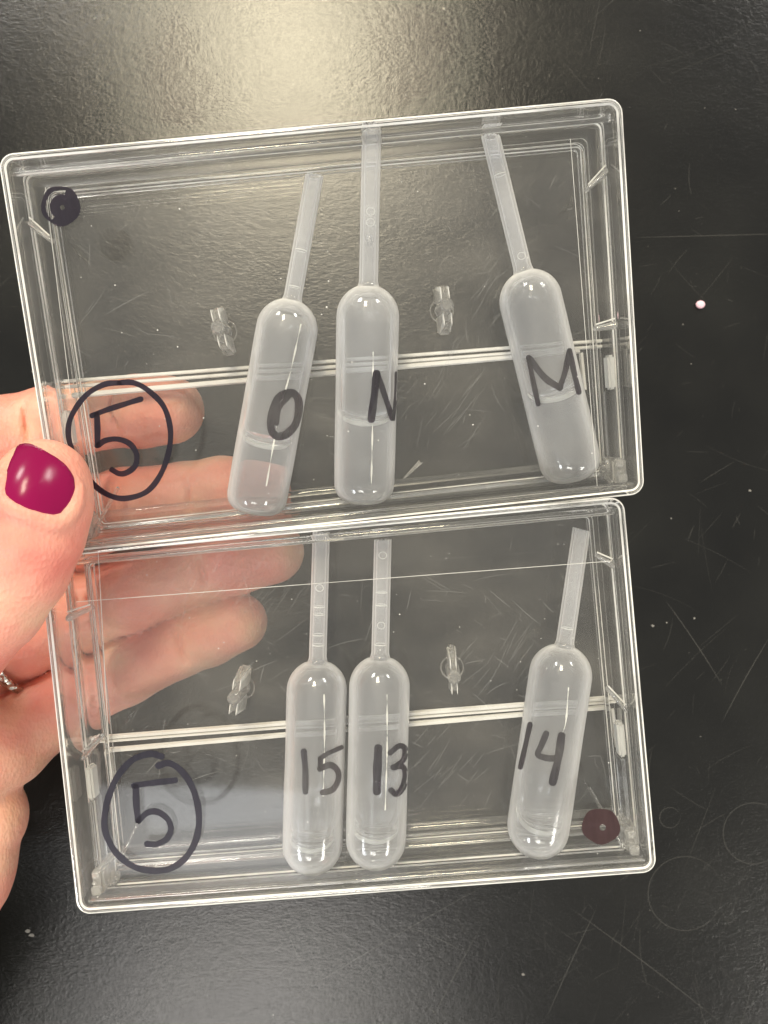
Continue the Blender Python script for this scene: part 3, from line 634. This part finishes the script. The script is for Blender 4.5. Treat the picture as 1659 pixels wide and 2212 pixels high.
p = N(nt, 'ShaderNodeBsdfPrincipled'); p.inputs['Base Color'].default_value = (.22, .003, .055, 1); p.inputs['Roughness'].default_value = .2; p.inputs['Specular IOR Level'].default_value = .22
p.inputs['Coat Weight'].default_value = .0
nz = N(nt, 'ShaderNodeTexNoise'); nz.inputs['Scale'].default_value = 300; nz.inputs['Detail'].default_value = 2; L(nt, obj_coord(nt, (1, .3, 1)), nz.inputs[0])
bp = N(nt, 'ShaderNodeBump'); bp.inputs['Strength'].default_value = .12; bp.inputs['Distance'].default_value = .0005; L(nt, nz.outputs[0], bp.inputs['Height']); L(nt, bp.outputs[0], p.inputs['Normal'])
L(nt, p.outputs[0], out.inputs[0]); M_NAIL = m
V, Fc = [], []; rr = [0, .2, .4, .6, .8, .93, 1.0, 1.03]; n = 56
for j, r_ in enumerate(rr):
    for k in range(n):
        jit = 1 + (.004 * math.sin(k * 1.9) + .004 * math.sin(k * 4.3)) * (r_ > .9); q = nail_at(k / n, r_ * jit)
        V.append((q, r_))
hp = []
for r_ in np.linspace(0, .95, 7):
    for k in range(28):
        q = nail_at(k / 28, r_); hp.append(hand_hit(q[0], q[1], .0))
hp = np.array(hp); c_ = hp.mean(0); X_, Y_ = hp[:, 0] - c_[0], hp[:, 1] - c_[1]
co = np.linalg.lstsq(np.c_[np.ones_like(X_), X_, Y_, X_ * X_, X_ * Y_, Y_ * Y_], hp[:, 2], rcond=None)[0]
def plate(px, py, off):                # point of the smooth nail surface seen at px, py
    d_ = ray(px, py); z_ = c_[2]
    for _ in range(8):
        q = CAM + d_ * (BENCH - z_); x, y = q[0] - c_[0], q[1] - c_[1]; z_ = co @ np.array([1, x, y, x * x, x * y, y * y]) + off
    return CAM + d_ * (BENCH - z_)
V = [plate(q[0], q[1], .55 if r_ < .9 else (.5 if r_ < .97 else (.3 if r_ < 1.01 else -.6))) - hf.t for q, r_ in V]
for j in range(len(rr) - 1):
    for k in range(n): Fc.append((j * n + k, j * n + (k + 1) % n, (j + 1) * n + (k + 1) % n, (j + 1) * n + k))
o = link('thumbnail', V, Fc, M_NAIL, hand, 60); o['label'] = 'thumbnail painted glossy dark magenta'
sl = make_flat('dark_blocker_cloth', (.03, .026, .03, 1), .9)
V, Fc = rod((-168, -150, 78), (-330, -420, 95), 52, 40, n=28, taper=1.35)
link('unseen_sleeve_blocker', V - hf.t, Fc, sl, hand, 60)  # out-of-view forearm sleeve, added and sized to block light from the bench corner
# ring on the ring finger
m, nt, out = mat('silver_band'); p = N(nt, 'ShaderNodeBsdfPrincipled'); p.inputs['Base Color'].default_value = (.62, .58, .52, 1); p.inputs['Metallic'].default_value = 1; p.inputs['Roughness'].default_value = .25
vz = N(nt, 'ShaderNodeTexVoronoi'); vz.inputs['Scale'].default_value = 900; L(nt, obj_coord(nt), vz.inputs[0]); bp = N(nt, 'ShaderNodeBump'); bp.inputs['Strength'].default_value = .9; bp.inputs['Distance'].default_value = .0005
L(nt, vz.outputs[0], bp.inputs['Height']); L(nt, bp.outputs[0], p.inputs['Normal']); L(nt, p.outputs[0], out.inputs[0]); M_SILVER = m
c0 = pt(38, 1410, 171.5); axv = pt(60, 1400, 171.5) - pt(-100, 1460, 174); axv /= np.linalg.norm(axv); s1 = np.cross(axv, [0, 0, 1.]); s1 /= np.linalg.norm(s1); s2 = np.cross(s1, axv)
V, Fc = [], []
for i in range(48):
    a = 2 * math.pi * i / 48; dr = s1 * math.cos(a) + s2 * math.sin(a)
    for o_, r_ in ((-1.1, 8.5), (-1.1, 9.1), (0, 9.6), (1.1, 9.1), (1.1, 8.5)): V.append(axv * o_ + dr * r_)
for i in range(48):
    for j in range(5): Fc.append((i * 5 + j, i * 5 + (j + 1) % 5, ((i + 1) % 48) * 5 + (j + 1) % 5, ((i + 1) % 48) * 5 + j))
o = link('finger_ring', V, Fc, M_SILVER, None, 50); o.location = Vector(c0) * MM
o['label'] = 'silver patterned ring on the ring finger, peeking out behind the thumb'; o['category'] = 'ring'
# a sliver of plastic lying in the upper case
a = UP.on(872, 1034, -14.8); b = UP.on(908, 998, -14.8)
v, f = rod(UP.w(a), UP.w(b), .18, .12, n=8, taper=2.6)
o = link('plastic_sliver', v, f, M_PEG, None, 60); o['label'] = 'thin curved clear plastic sliver lying right of the pipette marked N'; o['category'] = 'plastic sliver'
c = LO.on(738, 1861, -14.0); pr = []
for k in range(16):
    bm = bmesh.new(); bmesh.ops.create_icosphere(bm, subdivisions=1, radius=random.uniform(.25, .5)); off = np.array([random.gauss(0, .55), random.gauss(0, .4), random.uniform(-.3, .4)])
    pr.append(([LO.w(c + off + np.array(vv.co)) for vv in bm.verts], [[vv.index for vv in ff.verts] for ff in bm.faces])); bm.free()
o = link('glue_clump', *join(pr), M_PEG, None, 60); o['label'] = 'small clear bubbly clump between the bottoms of pipettes 15 and 13'; o['category'] = 'clump'
